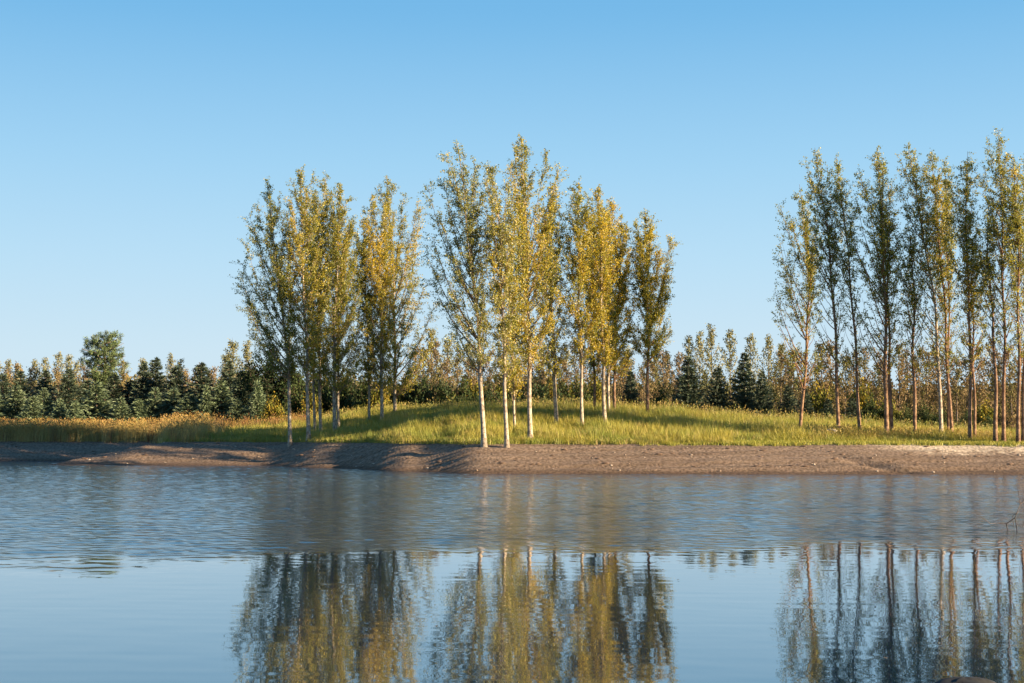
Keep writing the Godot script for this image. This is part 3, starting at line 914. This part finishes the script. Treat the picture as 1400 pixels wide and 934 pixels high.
func reed_line(x: float) -> float:   # where the reeds begin, well back from the mud spit
	return lerpf(70.6, 79.4, smoothstep(-17.3, -20.5, x)) + 0.5 * n_a.get_noise_2d(x * 20.0, 5.0)

func build_grass() -> void:
	rng.seed = 600
	var list := []
	var green := Color(0.215, 0.275, 0.050)
	var yellow := Color(0.41, 0.365, 0.07)
	var straw := Color(0.42, 0.32, 0.13)
	for k in 30000:
		var x := rng.randf_range(-21.0, 27.0)
		var s0 := shore(x)
		var r := 5.0 + pow(rng.randf(), 1.1) * 22.0
		var d := s0 + r + 0.25 * n_a.get_noise_2d(x * 14.0, 70.0)
		var edge := r - 5.0
		if x > 9.0 and edge < 0.9: continue
		if x < -17.0 and d < reed_line(x): continue
		if x < -15.0 and rng.randf() < smoothstep(-15.0, -20.0, x): continue
		var patch := 0.5 + 0.9 * n_b.get_noise_2d(x * 7.0, d * 9.0)
		var c := green.lerp(yellow, clampf(patch + rng.randf_range(-0.3, 0.3) + 0.15, 0.0, 1.0))
		if rng.randf() < 0.10: c = straw
		var h: float = lerpf(0.55, 1.0, smoothstep(0.0, 1.6, edge)) * (0.85 + 0.4 * n_a.get_noise_2d(x * 20.0, d * 20.0)) * rng.randf_range(0.8, 1.15)
		if x > 9.0: h *= lerpf(0.45, 1.0, smoothstep(0.8, 2.2, edge))
		list.append([spot(x, d, rng.randf_range(0.9, 1.2), h, rng.randf_range(-0.12, 0.06)), c])
	scatter("meadow_grass", "tall green and yellow grass covering the mound", "grass", tuft(601, 22, 0.60, 0.22, 0.011, 0.02), mats.grass, list)
	# the taller dry weeds along the rear edge of the mound, and round the feet of the right stand
	list = []
	for k in 2200:
		var x := rng.randf_range(-16.0, 24.0)
		var d := shore(x) + rng.randf_range(15.0, 22.0)
		list.append([spot(x, d, rng.randf_range(0.8, 1.2), rng.randf_range(0.6, 1.1), rng.randf_range(-0.2, 0.1)), straw.lerp(green, rng.randf())])
	for k in 1600:
		var x := rng.randf_range(13.0, 21.0)
		var d := shore(x) + rng.randf_range(7.0, 10.5)
		list.append([spot(x, d, rng.randf_range(0.7, 1.1), rng.randf_range(0.4, 0.9), rng.randf_range(-0.2, 0.1)), straw.lerp(yellow, rng.randf())])
	scatter("dry_weeds", "straw-coloured dry weeds along the crest of the mound", "weeds", tuft(602, 11, 0.8, 0.2, 0.010, 0.5), mats.grass, list)
	# short bright turf at the foot of the mound on the right
	list = []
	for k in 7000:
		var x := rng.randf_range(4.0, 23.0)
		var d := shore(x) + 4.75 + rng.randf_range(0.0, 3.6) + 0.25 * n_a.get_noise_2d(x * 14.0, 70.0)
		if x < 8.0 and rng.randf() > (x - 4.0) / 4.0: continue
		list.append([spot(x, d, rng.randf_range(0.8, 1.2), rng.randf_range(0.6, 1.0), 0.0), Color(0.29, 0.32, 0.05).lerp(Color(0.40, 0.35, 0.07), rng.randf() * 0.7)])
	scatter("short_turf", "short bright green turf along the top of the mud bank", "grass", tuft(603, 16, 0.19, 0.17, 0.014, 0.0), mats.grass, list)
	# yellow reeds on the left
	list = []
	for k in 13000:
		var x := rng.randf_range(-34.0, -15.0)
		if x > -19.5 and rng.randf() < (x + 19.5) / 4.5: continue
		var lo := 4.6
		var d := shore(x) + lo + rng.randf_range(0.0, 9.0 if x < -23.6 else 21.0)
		if x > -17.5 and d > 78.0: continue
		if d < reed_line(x) or ground(x, d) < 0.75: continue
		var c := Color(0.47, 0.36, 0.14).lerp(Color(0.36, 0.33, 0.11), clampf(rng.randf() * 0.7 + 0.6 * n_b.get_noise_2d(x * 9.0, d * 4.0), 0.0, 1.0))
		if rng.randf() < 0.15: c = Color(0.22, 0.13, 0.055)
		list.append([spot(x, d, rng.randf_range(0.85, 1.2), rng.randf_range(0.75, 1.15), rng.randf_range(-0.12, 0.05)), c])
	scatter("yellow_reeds", "golden yellow reeds along the bank at the left", "reeds", tuft(604, 20, 0.98, 0.22, 0.011, 0.16), mats.grass, list)
	# russet weeds in front of the spruces
	list = []
	for k in 330:
		var px := rng.randf_range(285.0, 420.0)
		var d := rng.randf_range(79.0, 83.0)
		var x := (px - 700.0) / FOCAL * d
		list.append([spot(x, d, rng.randf_range(0.8, 1.2), rng.randf_range(0.6, 1.2), 0.0), Color(0.26, 0.12, 0.06).lerp(Color(0.36, 0.28, 0.08), rng.randf())])
	scatter("russet_weeds", "red and orange weeds at the foot of the spruces", "weeds", tuft(605, 12, 0.8, 0.22, 0.018, 0.4), mats.grass, list)

# ------------------------------------------------------------------ small things
func rock_mesh(seed_: int, sx: float, sy: float, sz: float, seg := 14) -> ArrayMesh:
	var f := FastNoiseLite.new()
	f.seed = seed_
	f.frequency = 0.9
	var g := Geo.new()
	var rings := seg / 2
	for j in rings + 1:
		var v := PI * j / rings
		for k in seg + 1:
			var u := TAU * (k % seg) / seg
			var p := Vector3(sin(v) * cos(u), cos(v), sin(v) * sin(u))
			var r := 1.0 + 0.42 * f.get_noise_3dv(p * 1.6) + 0.2 * f.get_noise_3dv(p * 5.0)
			g.v.append(Vector3(p.x * sx, p.y * sy, p.z * sz) * r)
			g.c.append(Color.WHITE)
	for j in rings:
		for k in seg:
			var q := j * (seg + 1) + k
			g.i.append_array(PackedInt32Array([q, q + seg + 1, q + 1, q + 1, q + seg + 1, q + seg + 2]))
	g.n.resize(g.v.size())
	for q in range(0, g.i.size(), 3):
		var n := (g.v[g.i[q + 2]] - g.v[g.i[q]]).cross(g.v[g.i[q + 1]] - g.v[g.i[q]])
		for e in 3: g.n[g.i[q + e]] += n
	for j in rings + 1:
		var a := j * (seg + 1)
		var s := g.n[a] + g.n[a + seg]
		g.n[a] = s; g.n[a + seg] = s
	for q in g.n.size(): g.n[q] = g.n[q].normalized() if g.n[q].length() > 0.0 else Vector3.UP
	return g.mesh()

func stone_mat(called: String, a: Color, b: Color) -> StandardMaterial3D:
	var m := StandardMaterial3D.new()
	m.resource_name = called
	m.albedo_texture = noise_tex(21, 0.03, [[0.2, a], [0.8, b]], 256)
	m.uv1_triplanar = true
	m.uv1_scale = Vector3.ONE * 3.0
	m.roughness = 0.8
	return m

func build_details() -> void:
	# pebbles, shells and chips scattered over the mud
	rng.seed = 700
	var list := []
	for k in 300:
		var x := rng.randf_range(-22.0, 22.0)
		var d := shore(x) + rng.randf_range(0.4, 4.9)
		var s := 0.010 + 0.04 * pow(rng.randf(), 5.0)
		var c := Color(0.20, 0.14, 0.10).lerp(Color(0.50, 0.42, 0.34), pow(rng.randf(), 1.6))
		list.append([Transform3D(Basis(Vector3.UP, rng.randf() * TAU).scaled(Vector3(s * rng.randf_range(1.0, 1.8), s * 0.8, s)), Vector3(x, ground(x, d) + s * 0.2, -d)), c])
	scatter("pebbles", "small pale pebbles and chips scattered on the mud bank", "pebbles", rock_mesh(701, 1.0, 1.0, 1.0, 8), mats.grass, list)
	# clods of dug mud
	list = []
	for k in 180:
		var x := rng.randf_range(-30.0, 24.0)
		var d := shore(x) + rng.randf_range(0.7, 5.0)
		var s := rng.randf_range(0.02, 0.075)
		list.append([Transform3D(Basis(Vector3.UP, rng.randf() * TAU).scaled(Vector3(s * 2.2, s * 0.55, s * 1.5)), Vector3(x, ground(x, d), -d)), Color(0.15, 0.093, 0.06) * rng.randf_range(0.75, 1.25)])
	scatter("mud_clods", "clods of brown mud lying on the bank", "clods", rock_mesh(702, 1.0, 1.0, 1.0, 8), mats.grass, list)
	# fallen leaves drifting on the still water
	list = []
	for k in 14:
		var d := rng.randf_range(9.5, 16.5)
		var x := rng.randf_range(-0.33, 0.33) * d
		list.append([Transform3D(Basis(Vector3.UP, rng.randf() * TAU).scaled(Vector3.ONE * rng.randf_range(0.7, 1.1)), Vector3(x, 0.006, -d)), Color(0.10, 0.07, 0.03) * rng.randf_range(0.5, 1.6)])
	var lg := Geo.new()
	lg.leaf(Vector3(-0.025, 0, 0), Vector3(0.97, 0.12, 0.1).normalized(), Vector3(-0.1, 1, 0).normalized(), 0.05, 0.035, Color.WHITE)
	scatter("drifting_leaves", "few fallen leaves drifting on the still near water", "leaves", lg.mesh(), mats.grass, list)
	# the dark rock at the lower edge of the picture
	var rp := at(1322, 934, 8.75)
	var o := part("rock", rock_mesh(710, 0.21, 0.055, 0.14, 20), stone_mat("dark wet stone", Color(0.06, 0.065, 0.075), Color(0.13, 0.14, 0.15)), self)
	o.position = Vector3(rp.x, 0.008, -8.8)
	tag(o, "dark flat rock breaking the water at the lower right edge", "rock")
	# a pale stone under the second poplar of the right stand
	var sp := at(1136, 582, 60.2)
	o = part("stone", rock_mesh(711, 0.26, 0.15, 0.18, 16), stone_mat("pale stone", Color(0.55, 0.52, 0.48), Color(0.75, 0.72, 0.67)), self)
	o.position = Vector3(sp.x, ground(sp.x, 60.2) + 0.3, -60.2)
	tag(o, "small pale stone in the grass beside the second right poplar", "stone")
	# a dead branch standing out of the water at the right
	var d := 22.6
	var bp := at(1388, 722, d)
	var t := thing("dead_branch", "bare dead branch sticking out of the water at the right edge", "branch", Vector3(bp.x, -0.1, -d))
	var shapes := [
		[[1391, 727], [1388, 708], [1395, 690], [1391, 664]], [[1395, 690], [1401, 682], [1408, 668]], [[1388, 708], [1376, 716], [1354, 716], [1334, 701]],
		[[1390, 715], [1398, 722], [1404, 700]], [[1376, 716], [1379, 733], [1374, 742]], [[1392, 700], [1384, 706], [1387, 724]]]
	for s in shapes:
		var pts := []
		var rad := []
		for q in s.size():
			pts.append(at(s[q][0], s[q][1], d + 0.12 * sin(q * 2.1 + s[0][0])) - t.position)
			rad.append(lerpf(0.008, 0.003, float(q) / (s.size() - 1)))
		var g := Geo.new()
		g.tube(pts, rad, 5)
		part("twig", g.mesh(), mats.bark_grey, t)
	# a gravel track beyond the right stand
	var g2 := Geo.new()
	for k in 17:
		var x := lerpf(20.0, 46.0, k / 16.0)
		for e in 2:
			var dd := 88.0 + e * 5.0
			g2.v.append(Vector3(x, ground(x, dd) + 0.03, -dd)); g2.n.append(Vector3.UP); g2.c.append(Color.WHITE); g2.uv.append(Vector2(x, dd))
	for k in 16:
		var q := k * 2
		g2.i.append_array(PackedInt32Array([q, q + 1, q + 2, q + 2, q + 1, q + 3]))
	o = part("path", g2.mesh(), plain("grey gravel", Color(0.52, 0.49, 0.45)), self)
	tag(o, "grey gravel track glimpsed beyond the right stand", "path", "", "structure")

# ------------------------------------------------------------------ scene
func _ready() -> void:
	var cam := Camera3D.new()
	cam.name = "camera"
	add_child(cam)
	cam.position = Vector3(0, EYE, 0)
	cam.rotation.x = PITCH
	cam.fov = rad_to_deg(2.0 * atan(467.0 / FOCAL))
	cam.near = 0.1
	cam.far = 4000.0
	cam.current = true

	var env := Environment.new()
	env.background_mode = Environment.BG_SKY
	env.tonemap_mode = Environment.TONE_MAPPER_LINEAR
	env.tonemap_exposure = 3.6
	env.sdfgi_enabled = true
	env.ssao_enabled = true
	env.ssil_enabled = true
	# clear autumn sky: pale at the horizon, deeper blue with height, the same all round
	var stops := [[-90.0, Color(0.10, 0.10, 0.09)], [-1.0, Color(0.40, 0.44, 0.45)], [0.0, Color(0.60, 0.74, 0.81)], [3.0, Color(0.57, 0.73, 0.83)], [7.0, Color(0.45, 0.68, 0.85)], [11.0, Color(0.33, 0.60, 0.83)], [17.0, Color(0.17, 0.45, 0.75)], [25.0, Color(0.11, 0.35, 0.66)], [45.0, Color(0.07, 0.24, 0.52)], [90.0, Color(0.045, 0.16, 0.40)]]
	var im := Image.create(512, 256, false, Image.FORMAT_RGBF)
	for y in 256:
		var el := 90.0 - (y + 0.5) / 256.0 * 180.0
		var c := Color.BLACK
		for k in range(1, stops.size()):
			if el <= stops[k][0]:
				c = stops[k - 1][1].lerp(stops[k][1], (el - stops[k - 1][0]) / (stops[k][0] - stops[k - 1][0]))
				break
		c = Color(c.r, c.g, c.b) * (1.09 / 3.6)
		for x in 512: im.set_pixel(x, y, c)
	var psm := PanoramaSkyMaterial.new()
	psm.panorama = ImageTexture.create_from_image(im)
	var sky := Sky.new()
	sky.sky_material = psm
	env.sky = sky
	var we := WorldEnvironment.new()
	we.name = "world_environment"
	we.environment = env
	add_child(we)

	var sun := DirectionalLight3D.new()
	sun.name = "sun"
	sun.light_color = Color(1.0, 0.89, 0.72)
	sun.light_energy = 1.6
	sun.light_angular_distance = 0.5
	sun.shadow_enabled = true
	add_child(sun)
	var el := deg_to_rad(SUN_EL)
	var az := deg_to_rad(SUN_AZ)
	var towards := Vector3(cos(el) * cos(az), sin(el), -cos(el) * sin(az))   # to the sun: right, and a little to the camera's side
	sun.look_at_from_position(towards * 100.0, Vector3.ZERO, Vector3.UP)

	for q in [[n_a, 1, 0.02], [n_b, 2, 0.05], [n_c, 3, 0.08]]:
		q[0].seed = q[1]
		q[0].frequency = q[2]
		q[0].fractal_octaves = 3
	build_materials()
	build_ground()
	build_water()
	build_stands()
	build_belt()
	build_far_wood()
	build_grass()
	build_details()
